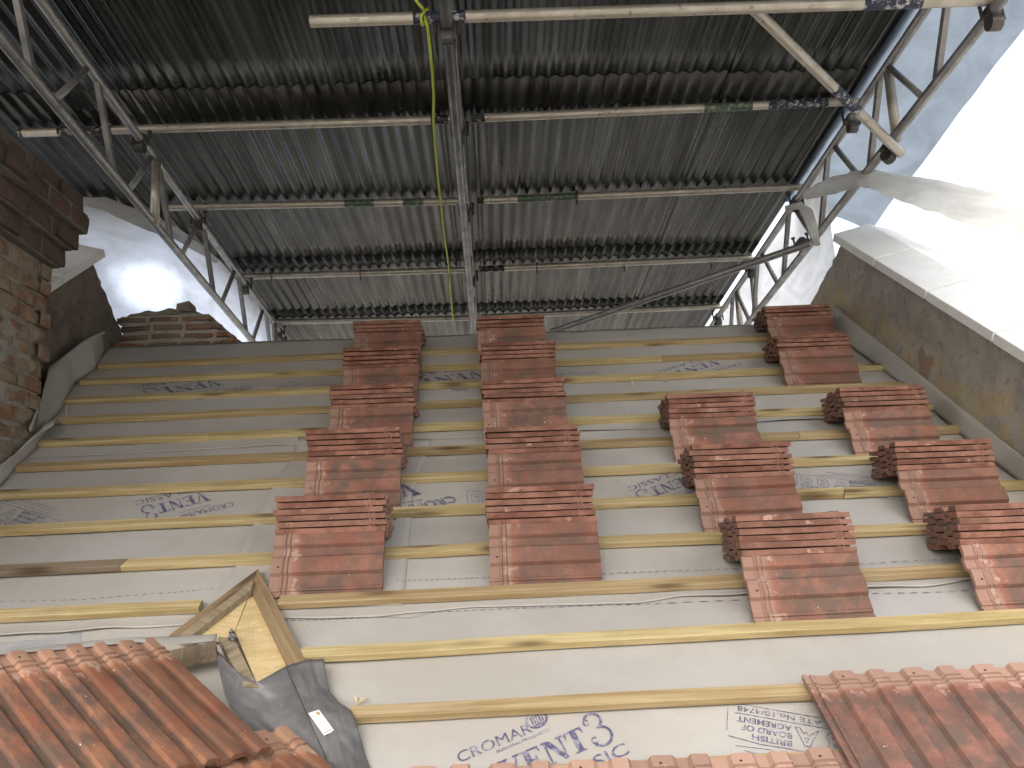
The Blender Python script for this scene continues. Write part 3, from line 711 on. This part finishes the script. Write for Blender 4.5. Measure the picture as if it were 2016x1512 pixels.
# label on the lead
root = empty('paper_label', RQ(632, 1420, .055), 'small white paper label stuck on the right lead sheet', 'label')
m = MB(); LB = [(607, 1404), (628, 1397), (657, 1437), (651, 1442), (638, 1448)]
t = [RQ(px, py, .058) for px, py in LB]; m.hexa([p-RN*.0012 for p in t], t); part(m, 'paper', M_LABEL, root)
m = MB()
A, B, C = RQ(607, 1404, .0592), RQ(628, 1397, .0592), RQ(638, 1448, .0592)
def lab(u, v): return A+(B-A)*u+(C-A)*v
for (u0, v0, u1, wd) in [(.1, .14, .25, .03), (.3, .22, .42, .03), (.08, .30, .95, .008), (.1, .72, .9, .008), (.18, .76, .95, .008), (.55, .45, .62, .04), (.66, .52, .74, .03), (.2, .88, .3, .05), (.4, .86, .5, .05), (.58, .86, .68, .05), (.76, .84, .84, .05), (.15, .55, .25, .03)]:
    m.face(lab(u0, v0), lab(u1, v0), lab(u1, v0+wd), lab(u0, v0+wd))
part(m, 'faint_print', M_LABELINK, root)
m = MB(); c_ = lab(.72, .13); a_, b_ = (B-A)*.16, (C-A)*.085
m.face(*[c_+a_*cos(k*pi/6)+b_*sin(k*pi/6)+RN*.0006 for k in range(12)]); part(m, 'brown_emblem', M_BROWN, root)

# ---------------------------------------------------------------- walls: parapets, copings, chimneys
def wall_slab(name, xin, dirx, th, prof_top, s_end_top, s_end_bot, s0, m, label):
    """upright wall whose inner face lies at x = xin; follows the roof slope; ragged end near the ridge"""
    mb = MB(); nu, nv = 120, 26; rb = -.35
    def P(u, v):
        r = rb+(prof_top-rb)*v
        end = s_end_bot+(s_end_top-s_end_bot)*max(0, (r+.02)/(prof_top+.02)); 
        end += (.022*nz((r*22, 0, 0), 1, 3)+.016*nz((floor(r/.045)*3.7, 1, 0), 1, 4))
        s = s0+(end-s0)*u
        x = xin+dirx*(-.008*nz((s*6, r*6, 0), 1, 7)-.012*nz((s*2.4, r*3, 0), 1, 8)-.005*nz((s*19, r*19, 0), 1, 9))
        return x, s, r
    fr = mb.grid(lambda u, v: R(*P(u, v)), nu, nv)
    def Q(u, v): x, s, r = P(u, v); return R(x+dirx*th, s, r)
    bk = mb.grid(Q, nu, nv)
    for u in range(nu):
        for v in (0, nv): mb.f.append([fr[u][v], fr[u+1][v], bk[u+1][v], bk[u][v]])
    for v in range(nv):
        for u in (0, nu): mb.f.append([fr[u][v], fr[u][v+1], bk[u][v+1], bk[u][v]])
    o = mb.build(name, m); smooth_by_angle(o, 50); tag(o, label, 'wall', 'gable parapets'); return o
wall_slab('parapet_wall', 2.12, 1, .34, .472, 4.97, 5.33, -.6, M_RENDER, 'rough rendered gable parapet on the right, yellowish along its foot')
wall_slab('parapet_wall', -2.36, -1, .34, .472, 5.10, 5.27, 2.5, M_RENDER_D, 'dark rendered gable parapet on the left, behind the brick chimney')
def coping(xin, dirx, s_hi, n, L, names_, grp, apexr=.575):
    for k in range(n):
        b = s_hi-k*L; a = b-L+.011; mb = MB(); j = rs.uniform(-.002, .002)
        xs = [xin-dirx*.03, xin-dirx*.03, xin+dirx*.17, xin+dirx*.37, xin+dirx*.37]
        rr = [.476+j, .522+j, apexr+j, .522+j, .476+j]
        mb.hexa([R(x, a, r) for x, r in zip(xs, rr)], [R(x, b, r) for x, r in zip(xs, rr)])
        o = mb.build('coping_stone', M_COPE)
        bv = o.modifiers.new('bevel', 'BEVEL'); bv.width = .004; bv.segments = 2
        tag(o, names_(k), 'coping stone', grp)
coping(2.12, 1, 5.03, 9, .585, lambda k: '%s pale coping stone down from the ridge on the right parapet' % ORD[k], 'coping stones on the right parapet')
coping(-2.36, -1, 5.22, 4, .585, lambda k: '%s pale coping stone down from the ridge on the left parapet' % ORD[k], 'coping stones on the left parapet')

def brickwork(mb, tones, o, along, up, out, length, courses, ch=.075, joint=.012, bl=.215, proj=.0, depth=.10, seed=0, rough=.006, jag=.0):
    rb = random.Random(seed)
    for c in range(courses):
        x = -bl*(.5 if c % 2 else 0)
        while x < length-.02:
            a = max(x, 0); b = min(x+bl-joint, length)
            if b-a > .03:
                jj = rb.uniform(-jag, jag); pj = proj+rb.uniform(-rough, rough)
                p = o+along*a+up*(c*(ch))+out*(-depth)
                A_ = along*(b-a+(jj if b >= length else 0)); U_ = up*(ch-joint); O_ = out*(depth+pj)
                i0 = len(mb.f); n0 = len(mb.v)
                # brick with slightly worn, subdivided outer face
                nu, nv = 5, 3
                def bf(u, v, A_=A_, U_=U_, O_=O_, p=p):
                    e = max(abs(u-.5)*2, 0)**6+max(abs(v-.5)*2, 0)**6
                    q_ = p+A_*u+U_*v+O_
                    return q_-out*(.008*min(1, e))+out*(.010*nz(q_, 14, seed))+up*(.007*nz(q_, 9, seed+1))-out*(.010*max(0, nz(q_, 6, seed+2)))
                gi = mb.grid(bf, nu, nv)
                bk = [mb.vert(p), mb.vert(p+A_), mb.vert(p+A_+U_), mb.vert(p+U_)]
                lo_ = [gi[k][0] for k in range(nu+1)]; hi_ = [gi[k][nv] for k in range(nu+1)]
                mb.f.append(lo_[::-1]+[bk[0], bk[1]][::1]); mb.f.append(hi_+[bk[2], bk[3]])
                mb.f.append([gi[0][k] for k in range(nv+1)]+[bk[3], bk[0]]); mb.f.append([gi[nu][k] for k in range(nv, -1, -1)]+[bk[1], bk[2]])
                tones += [(n0, len(mb.v), rb.random())]
            x += bl
def put_tones(o, tones):
    at = o.data.attributes.new('tone', 'FLOAT', 'POINT')
    for a, b, t in tones:
        for k in range(a, b): at.data[k].value = t
# near chimney: the face seen is the one towards the ridge of the house (x = -2.1), far corner at y = 3.95
cx, cy = -2.10, 3.96
root = empty('brick_chimney', (cx-.3, 3.2, .3), 'tall old brick chimney at the left edge, corbelled out at its top', 'chimney')
zb, zc = -.9, 1.50
mb = MB(); mb.box((cx-.6, cy-1.7, zb), (.588, 0, 0), (0, 1.688, 0), (0, 0, zc-zb)); part(mb, 'mortar_core', M_MORTAR, root)
mb = MB(); tn = []
CH = .0785
nsh = int((zc-zb)/CH)
brickwork(mb, tn, V((cx, cy, zc-nsh*CH)), V((0, -1, 0)), V((0, 0, 1)), V((1, 0, 0)), 1.7, nsh, CH, .013, seed=3, jag=.025)
brickwork(mb, tn, V((cx-.6, cy, zc-nsh*CH)), V((1, 0, 0)), V((0, 0, 1)), V((0, 1, 0)), .6, nsh, CH, .013, seed=5, jag=.025)
o = part(mb, 'shaft_brickwork', M_BRICK, root); put_tones(o, tn)
mb = MB(); tn = []; core = MB()
pr = [.045, .08, .125, .085]; CC = .102
for c in range(4):
    z = zc+c*CC; p_ = pr[c]
    brickwork(mb, tn, V((cx+p_, cy+p_, z+.012)), V((0, -1, 0)), V((0, 0, 1)), V((1, 0, 0)), 1.7, 1, CC, .020, .225 if c % 2 else .20, depth=.2, seed=20+c, jag=.03, rough=.016)
    brickwork(mb, tn, V((cx-.6, cy+p_, z+.012)), V((1, 0, 0)), V((0, 0, 1)), V((0, 1, 0)), .6+p_, 1, CC, .020, depth=.2, seed=40+c, jag=.03, rough=.016)
    core.box((cx-.6, cy-1.7+p_, z+.0005), (.6+p_-.018, 0, 0), (0, 1.7-.018, 0), (0, 0, CC-.001))
o = part(mb, 'corbelled_head', M_BRICK_D, root); put_tones(o, tn)
part(core, 'corbel_mortar', stone_mat('dark_mortar', (.13, .12, .10), (.18, .165, .14), (.08, .07, .06), 1.2), root)
# low chimney stump beyond the ridge
root = empty('chimney_stump', (-2.2, 6.0, 1.2), 'low broken brick chimney stump beyond the ridge, loose brick on top', 'chimney')
YB = 5.14
P = lambda px, py: ray(px, py)*(YB/ray(px, py).y)
mb = MB(); tn = []; core = MB()
zs = [P(340, 700).z, P(340, 668).z, P(340, 652).z, P(340, 634).z, P(340, 618).z]
xl = [P(226, 660).x, P(232, 660).x, P(236, 645).x, P(228, 625).x, P(246, 616).x]
xr = [P(462, 668).x, P(452, 668).x, P(432, 645).x, P(415, 625).x, P(396, 612).x]
for c in range(4):
    z0, z1 = zs[c], zs[c+1]
    core.box((xl[c]+.02, YB+.02, z0), (xr[c]-xl[c]-.04, 0, 0), (0, .25, 0), (0, 0, z1-z0-.0004*c-.0002))
    brickwork(mb, tn, V((xl[c], YB, z0+.010)), V((1, 0, 0)), V((0, 0, 1)), V((0, -1, 0)), xr[c]-xl[c], 1, z1-z0, .024, .20, depth=.08, seed=60+c, jag=.02, rough=.008)
    brickwork(mb, tn, V((xr[c], YB, z0+.010)), V((0, 1, 0)), V((0, 0, 1)), V((1, 0, 0)), .25, 1, z1-z0, .024, .20, depth=.08, seed=70+c, jag=.02, rough=.008)
part(core, 'mortar_core', stone_mat('pale_mortar', (.36, .33, .29), (.46, .43, .38), (.26, .23, .2), 1.2), root)
o = part(mb, 'brick_courses', M_BRICK_F, root); put_tones(o, tn)
mb = MB(); mb.grid(lambda u, v: V((xl[4]+(xr[4]-xl[4])*u, YB+.02+.21*v, zs[4]+.045*sin(pi*u)**.6*(.7+.3*nz((u*5, v*3, 0), 1, 2))+.012*nz((u*12, v*9, 0), 1, 5))), 20, 10)
o = part(mb, 'mortar_flaunching', M_MORTAR, root, True); solid(o, .03)
mb = MB(); a = P(346, 612); mb.hexa([P(346, 613), P(377, 613), P(377, 613)+V((0, .12, 0)), P(346, 613)+V((0, .12, 0))], [P(348, 598), P(372, 592), P(374, 594)+V((0, .1, 0)), P(350, 598)+V((0, .1, 0))])
tag(mb.build('loose_brick', M_RENDER_D), 'loose dark brick lying on the chimney stump', 'brick')

# ---------------------------------------------------------------- temporary roof: corrugated sheets
HT = 2.87; PITCH = .0762; AMP = .009
rowsT = [(-2.2, -.5), (-.7, 1.9), (1.7, 4.12), (3.93, 6.20), (6.02, 7.30), (7.10, 8.55)]  # first two rows added out of view, to shade the slope from the sky
cols = [-3.71+.72*k for k in range(8)]
cn = ['far left', 'second from left', 'third from left', 'fourth from left', 'fifth from left', 'sixth from left', 'seventh from left', 'rightmost']
rn_ = ['unseen shading row behind the viewer', 'unseen shading row over the viewer', 'front row in view', 'second row back', 'third row back', 'rearmost row beyond the ridge']
for ri, (sa, sb) in enumerate(rowsT):
    for ci, xa in enumerate(cols):
        if ri >= 4 and ci < 2: continue                    # the plastic sheet closes this corner
        if ri == 3: sb = 5.42 if ci < 2 else 6.20
        xb = xa+.72+(.05 if ci < 7 else .06); mb = MB(); n = int((xb-xa)/PITCH*8)
        of = -.0022*(ri-2)-(.0016 if ci % 2 else 0); jj = rs.uniform(-.012, .012); tw = rs.uniform(-.002, .002)
        loc = T((xa+xb)/2, (sa+sb)/2, HT)
        mb.grid(lambda u, v: T(xa+(xb-xa)*u, sa+jj+(sb-sa)*v, HT+of+tw*(u-.5)+AMP*sin(2*pi*(xa+(xb-xa)*u)/PITCH)), n, 6)
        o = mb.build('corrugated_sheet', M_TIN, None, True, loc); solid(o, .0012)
        tag(o, 'dark galvanised corrugated sheet overhead, %s column, %s' % (cn[ci], rn_[ri]), 'corrugated sheet', 'corrugated sheets of the temporary roof')

# scaffold tubes -----------------------------------------------------------
TR = .0242
def tube_thing(a, b, m, label, bands=(), rad=TR, cat='scaffold tube', grp='scaffold tubes'):
    a, b = V(a), V(b)
    root = empty('scaffold_tube', a, label, cat, grp)
    d = b-a; L = d.length; t = d/L
    cuts = sorted(bands, key=lambda q: q[0])
    mb = MB(); n = 10
    mb.tube([a+d*k/n for k in range(n+1)], rad, 18, False)
    for e in (a, b):      # open end: inner wall and rim
        mb.tube([e, e+(t*.12 if e is a else -t*.12)], rad-.004, 18, False)
    part(mb, 'steel_tube', m, root, True)
    for (u0_, u1_, bm_, nm) in cuts:
        mb = MB(); mb.tube([a+d*u0_, a+d*(u0_*.5+u1_*.5), a+d*u1_], rad+.0009, 18, False); part(mb, nm, bm_, root, True)
    return root
HP = HT-AMP-TR-.012
def tp(px, py, h=HP): x, s = TP(px, py, h); return T(x, s, h)
tube_thing(tp(38, 262), tp(886, 235), M_STEEL, 'left tube of the front overhead purlin, taped black at both ends', [(.0, .01, M_BLACK, 'tape'), (.09, .215, M_BLACK, 'tape'), (.955, .997, M_BLACK, 'tape')])
tube_thing(tp(928, 233), tp(1690, 199), M_STEEL, 'right tube of the front overhead purlin, with green and navy bands', [(.0, .035, M_BLACK, 'tape'), (.60, .725, M_GREEN, 'green_band'), (.765, .92, M_NAVY, 'navy_band')])
tube_thing(tp(330, 408), tp(908, 396), M_STEEL, 'left tube of the second overhead purlin, flaked green near its middle', [(.60, .70, M_GREEN, 'green_band'), (.80, .87, M_GREEN, 'green_band')])
tube_thing(tp(940, 395), tp(1600, 367), M_STEEL, 'right tube of the second overhead purlin, faintly green near the middle truss', [(.12, .30, M_GREEN, 'green_band'), (.0, .02, M_BLACK, 'tape')])
tube_thing(tp(478, 545), tp(921, 531), M_STEEL, 'left tube of the third overhead purlin')
tube_thing(tp(943, 530), tp(1530, 505), M_STEEL, 'right tube of the third overhead purlin, dark where it meets the middle truss', [(.0, .085, M_BLACK, 'tape')])
tube_thing(tp(540, 634), tp(930, 626), M_STEEL, 'left tube of the rearmost overhead purlin just above the ridge')
tube_thing(tp(948, 624), tp(1440, 602), M_STEEL, 'right tube of the rearmost overhead purlin just above the ridge')
HL = 2.37+.05
la, lb_ = tp(611, 42, HL), tp(1975, -1, HL)
tube_thing(la, lb_, M_STEEL, 'long nearest ledger tube across the top of the picture with a free left end', [(.147, .222, M_NAVY, 'navy_band'), (.795, .88, M_NAVY, 'navy_band')])

XT = [-1.905, -.127, 2.10]; HTOP, HBOT = 2.75, 2.372
def truss(x, s_first, per, label, extra, M_ALU=M_ALU, ends=(-2.2, 8.5)):
    root = empty('lattice_truss', T(x, ends[0], HBOT), label, 'truss', 'lattice trusses of the temporary roof')
    for h, nm in ((HTOP, 'top_chord'), (HBOT, 'bottom_chord')):
        mb = MB(); mb.tube([T(x, ends[0]+(ends[1]-ends[0])*k/10, h) for k in range(11)], TR, 18); part(mb, nm, M_ALU, root, True)
    k0 = int((s_first-ends[0])/per)
    s = s_first-k0*per
    while s+.3 < ends[1]:
        mb = MB(); mb.tube([T(x, s, HBOT), T(x, s+.26, HTOP)], .0165, 12); part(mb, 'strut', M_ALU, root, True)
        if s+.66 < ends[1]:
            mb = MB(); a, b = T(x, s+.35, HTOP), T(x, s+.63, HBOT); t_ = (b-a).normalized(); n_ = XH.cross(t_)
            mb.box(a-XH*.013-n_*.016, XH*.026, n_*.032, b-a); part(mb, 'diagonal', M_ALU, root)
        s += per
    for s in extra:
        mb = MB(); mb.tube([T(x+.012, s+.03, HBOT-.02), T(x+.012, s-.02, HTOP)], TR*1.02, 16); part(mb, 'upright_tube', M_STEEL, root, True)
    return root
truss(XT[0], 3.33, .80, 'left lattice truss slanting up to the top left corner', [4.44, 7.15, 7.5])
truss(XT[1], 3.2, .80, 'middle lattice truss seen edge on above the central tile column', [], M_DULL)
truss(XT[2], 3.49, .745, 'right lattice truss against the bright white opening', [3.79, 6.3, 6.75])
# braces
hb = HBOT-.06
ba, bb = tp(1485, 20, HT-.12), tp(1778, 302, HBOT-.05)
ba = tp(1480, 14, HL+.05); bb_ = on_plane(1768, 297, XH, 2.13)
tube_thing(ba, bb_+(bb_-ba).normalized()*.03, M_STEEL, 'pale diagonal brace tube from the nearest ledger to the right truss, one navy band', [(.50, .66, M_NAVY, 'navy_band')])
lo_b = ray(1085, 654)*(6.15/ray(1085, 654).y); hi_b = on_plane(1592, 480, XH, 2.06)
tube_thing(lo_b, hi_b, M_ALU, 'grey brace tube slanting from the ridge up to the right truss')

# couplers ----------------------------------------------------------------
def coupler(p, ax1, ax2, label):
    root = empty('scaffold_coupler', p, label, 'coupler', 'scaffold couplers')
    ax1, ax2 = V(ax1).normalized(), V(ax2).normalized(); n_ = ax1.cross(ax2).normalized()
    mb = MB(); mb.tube([p-ax1*.024, p+ax1*.024], TR+.009, 14); mb.tube([p+n_*.05-ax2*.024, p+n_*.05+ax2*.024], TR+.009, 14)
    mb.box(p-ax1*.02-ax2*.02+n_*.012, ax1*.04, ax2*.04, n_*.03); part(mb, 'clamp_body', M_DARKST, root, False)
    for sgn in (1, -1):
        mb = MB(); c_ = p+ax2*(sgn*.045)-n_*.01; mb.tube([c_-n_*.035, c_+n_*.045], .007, 8); mb.tube([c_-n_*.045, c_-n_*.033], .013, 6); part(mb, 'bolt', M_DARKST, root)
pnames = ['front', 'second', 'third', 'rearmost']
for j, (x, tn_) in enumerate(zip(XT, ('left', 'middle', 'right'))):
    for k, py in enumerate((235, 396, 530, 626)):
        s = TP(900, py, HP)[1]
        coupler(T(x, s, HTOP), TD, XH, 'dark coupler joining the %s purlin to the %s truss' % (pnames[k], tn_))
s_l = TP(885, 33, HL)[1]
coupler(T(XT[1], s_l, HBOT), TD, XH, 'coupler holding the nearest ledger on the middle truss, at the top of the picture')
coupler(T(XT[2], s_l, HBOT), TD, XH, 'coupler holding the nearest ledger on the right truss, at the top right corner')
coupler(on_plane(1748, 292, XH, 2.10), TD, (bb_-ba), 'coupler where the pale diagonal brace crosses the right truss')
coupler(on_plane(1578, 478, XH, 2.10), TD, (hi_b-lo_b), 'coupler where the lower grey brace meets the right truss')
# wire clips hanging on the purlins
for k, (px, py, l) in enumerate([(1135, 386, 'wire clip looped round the second purlin right of the middle truss'), (1057, 525, 'small clip on the third purlin just right of the middle truss'), (1229, 520, 'dark clip on the third purlin midway to the right truss'), (710, 538, 'small clip on the third purlin left of the rope'), (1400, 513, 'small bright clip on the third purlin near the right truss'), (535, 541, 'small clip on the third purlin near the left truss')]):
    p = tp(px, py); mb = MB()
    mb.tube([p+V((.004*sin(a_*3), 0, 0))+TD*(.033*cos(a_))+TN*(.033*sin(a_)) for a_ in [i*2*pi/14 for i in range(15)]], .0045, 6); mb.tube([p-TN*.03, p-TN*.065+TD*.01], .006, 6)
    tag(mb.build('wire_clip', M_DARKST, None, True), l, 'clip', 'clips on the purlins')

# rope --------------------------------------------------------------------
mb = MB()
P0 = tp(838, 30, HL-.03)
pts = [tp(812, -8, HL+.05), tp(828, 12, HL+.04)]
lop = lambda px: [tp(px, 33, HL)+TD*(.031*cos(a_))+TN*(.031*sin(a_))+XH*(.002*a_) for a_ in [pi*.6-k*pi/5 for k in range(8)]]
pts += lop(832)+lop(840)
way = [(842, 52), (846, 90), (851, 140), (854, 190), (853, 233), (857, 290), (862, 350), (868, 400), (873, 450), (880, 500), (885, 540), (888, 585), (891, 618), (893, 632)]
hs2 = [HL-.035, HL-.06, HL-.04, HL, HL+.06, HL+.10, HL+.15, HL+.20, HL+.24, HL+.28, HP-.04, HP-.05, HP-.04, HP-.03]
pts += [tp(px, py, h) for (px, py), h in zip(way, hs2)]
mb.tube(pts, .0065, 8)
o = mb.build('rope', M_ROPE, None, True); tag(o, 'thin yellow green rope hanging down beside the middle truss', 'rope')

# sheeting ----------------------------------------------------------------
def curtain(name, top, drop, m, label, seed, nu=70, nv=30, out=V((0, 0, 0)), amp=.03, grp='plastic sheeting on the scaffold'):
    mb = MB()
    def fn(u, v):
        p = lerp3(top, u)
        return p + V((0, 0, -drop*v)) + out*(v*drop) + V((.6, -.8, 0))*(amp*nz((u*5, v*1.5, 0), 1, seed)*(.3+v)+amp*.5*nz((u*16+v*2, v*2, 0), 1, seed+1)) + V((0, 0, .03*nz((u*8, 0, 0), 1, seed+2)*(1-v)))
    mb.grid(fn, nu, nv); o = mb.build(name, m, None, True); tag(o, label, 'plastic sheet', grp); return o
M_SHEET_R = sheet_mat('grey_woven_sheeting', (.135, .16, .185), .0, True)
M_SHEET_W = sheet_mat('white_sheeting', (.90, .89, .86), .06)
tl = [tp(-250, 330, HT-.02), tp(20, 372, HT-.02), tp(160, 396, HT-.02), tp(215, 398, HT-.02), tp(275, 424, HT-.02), tp(350, 455, HT-.03), tp(430, 512, HT-.03), tp(505, 600, HT-.03), tp(560, 668, HT-.03)]
cur = curtain('plastic_sheet', tl, 3.2, M_SHEET_W, 'blue white plastic sheet closing the left gable behind the brick chimney, bright spot showing through', 1, out=V((-.12, .16, 0)))
dsp = ray(296, 578).normalized(); wsp = max((v_.co for v_ in cur.data.vertices), key=lambda c_: c_.normalized().dot(dsp))
M_SHEET_L = sheet_mat('blue_white_sheeting', (.74, .80, .90), .03, False, (wsp.x, wsp.y, wsp.z, .10, .36))
cur.data.materials[0] = M_SHEET_L
mb = MB()
a_ = [p+V((0, -.05, -.02)) for p in tl[2:7]]
mb.tube([lerp3(a_, k/24)+V((0, 0, -.02*sin(pi*k/24)+.01*nz((k*.7, 0, 0), 1, 2))) for k in range(25)], [.02+.03*sin(pi*k/24) for k in range(25)], 12)
o = mb.build('gathered_sheet', M_SHEET_W, None, True); tag(o, 'gathered off white fold of sheeting tied under the roof at the left', 'plastic sheet', 'plastic sheeting on the scaffold')
# right: strip of woven sheet from the truss top out to the eaves, open bright sky beyond
mb = MB()
xe = [TP(2016, 60, 2.60), TP(1740, 420, 2.60)]
def fnr(u, v):
    s = 1.6+(5.35-1.6)*u; x1 = xe[0][0]+(xe[1][0]-xe[0][0])*(s-xe[0][1])/(xe[1][1]-xe[0][1])
    x = 2.075+(x1-2.075)*v
    return T(x, s, HT-.026-.24*v**1.3+.012*nz((s*4, v*3, 0), 1, 5)+.02*v*nz((s*2, 0, 0), 1, 6))
mb.grid(fnr, 60, 12); o = mb.build('woven_sheet', M_SHEET_R, None, True); tag(o, 'grey woven sheet edging the temporary roof beyond the right truss', 'plastic sheet', 'plastic sheeting on the scaffold')
tr_ = [T(2.17, 4.85, HT-.05), T(2.19, 5.4, HT-.04), T(2.16, 6.2, HT-.04), T(2.18, 7.2, HT-.04), T(2.16, 8.6, HT-.04)]
curtain('plastic_sheet', tr_, 2.6, M_SHEET_W, 'white plastic sheet hanging behind the far half of the right truss', 5, out=V((.03, 0, 0)), amp=.03)
wp = [ray(1588, 384)*5.15, ray(1640, 366)*4.95, ray(1700, 350)*4.75, ray(1722, 356)*4.7, ray(1800, 375)*4.65, ray(1900, 402)*4.6, ray(2016, 432)*4.55, ray(2200, 480)*4.5]
wr = [.03, .05, .045, .05, .075, .09, .10, .12]
mb = MB(); n = 42
pts = [lerp3(wp, k/n)+V((0, 0, .012*nz((k*.6, 0, 0), 1, 4))) for k in range(n+1)]
rad = [lerp3([V((r, 0, 0)) for r in wr], k/n).x*(1+.14*nz((k*.8, 2, 0), 1, 6)) for k in range(n+1)]
mb.tube(pts, rad, 16); o = mb.build('rolled_sheet', M_SHEET_W, None, True)
tag(o, 'long roll of off white sheeting tied from the right truss towards the right edge', 'plastic sheet', 'plastic sheeting on the scaffold')
mb = MB(); c_ = ray(1583, 418)*5.1
mb.tube([c_+V((-.11, 0, .03)), c_+V((-.03, -.02, .035)), c_+V((.02, 0, .0)), c_+V((.05, .02, -.10)), c_+V((.07, .03, -.2))], [.014, .024, .032, .028, .016], 12)
tag(mb.build('wrapped_fitting', M_SHEET_W, None, True), 'white plastic bundle wrapped round a fitting on the right truss', 'plastic sheet', 'plastic sheeting on the scaffold')
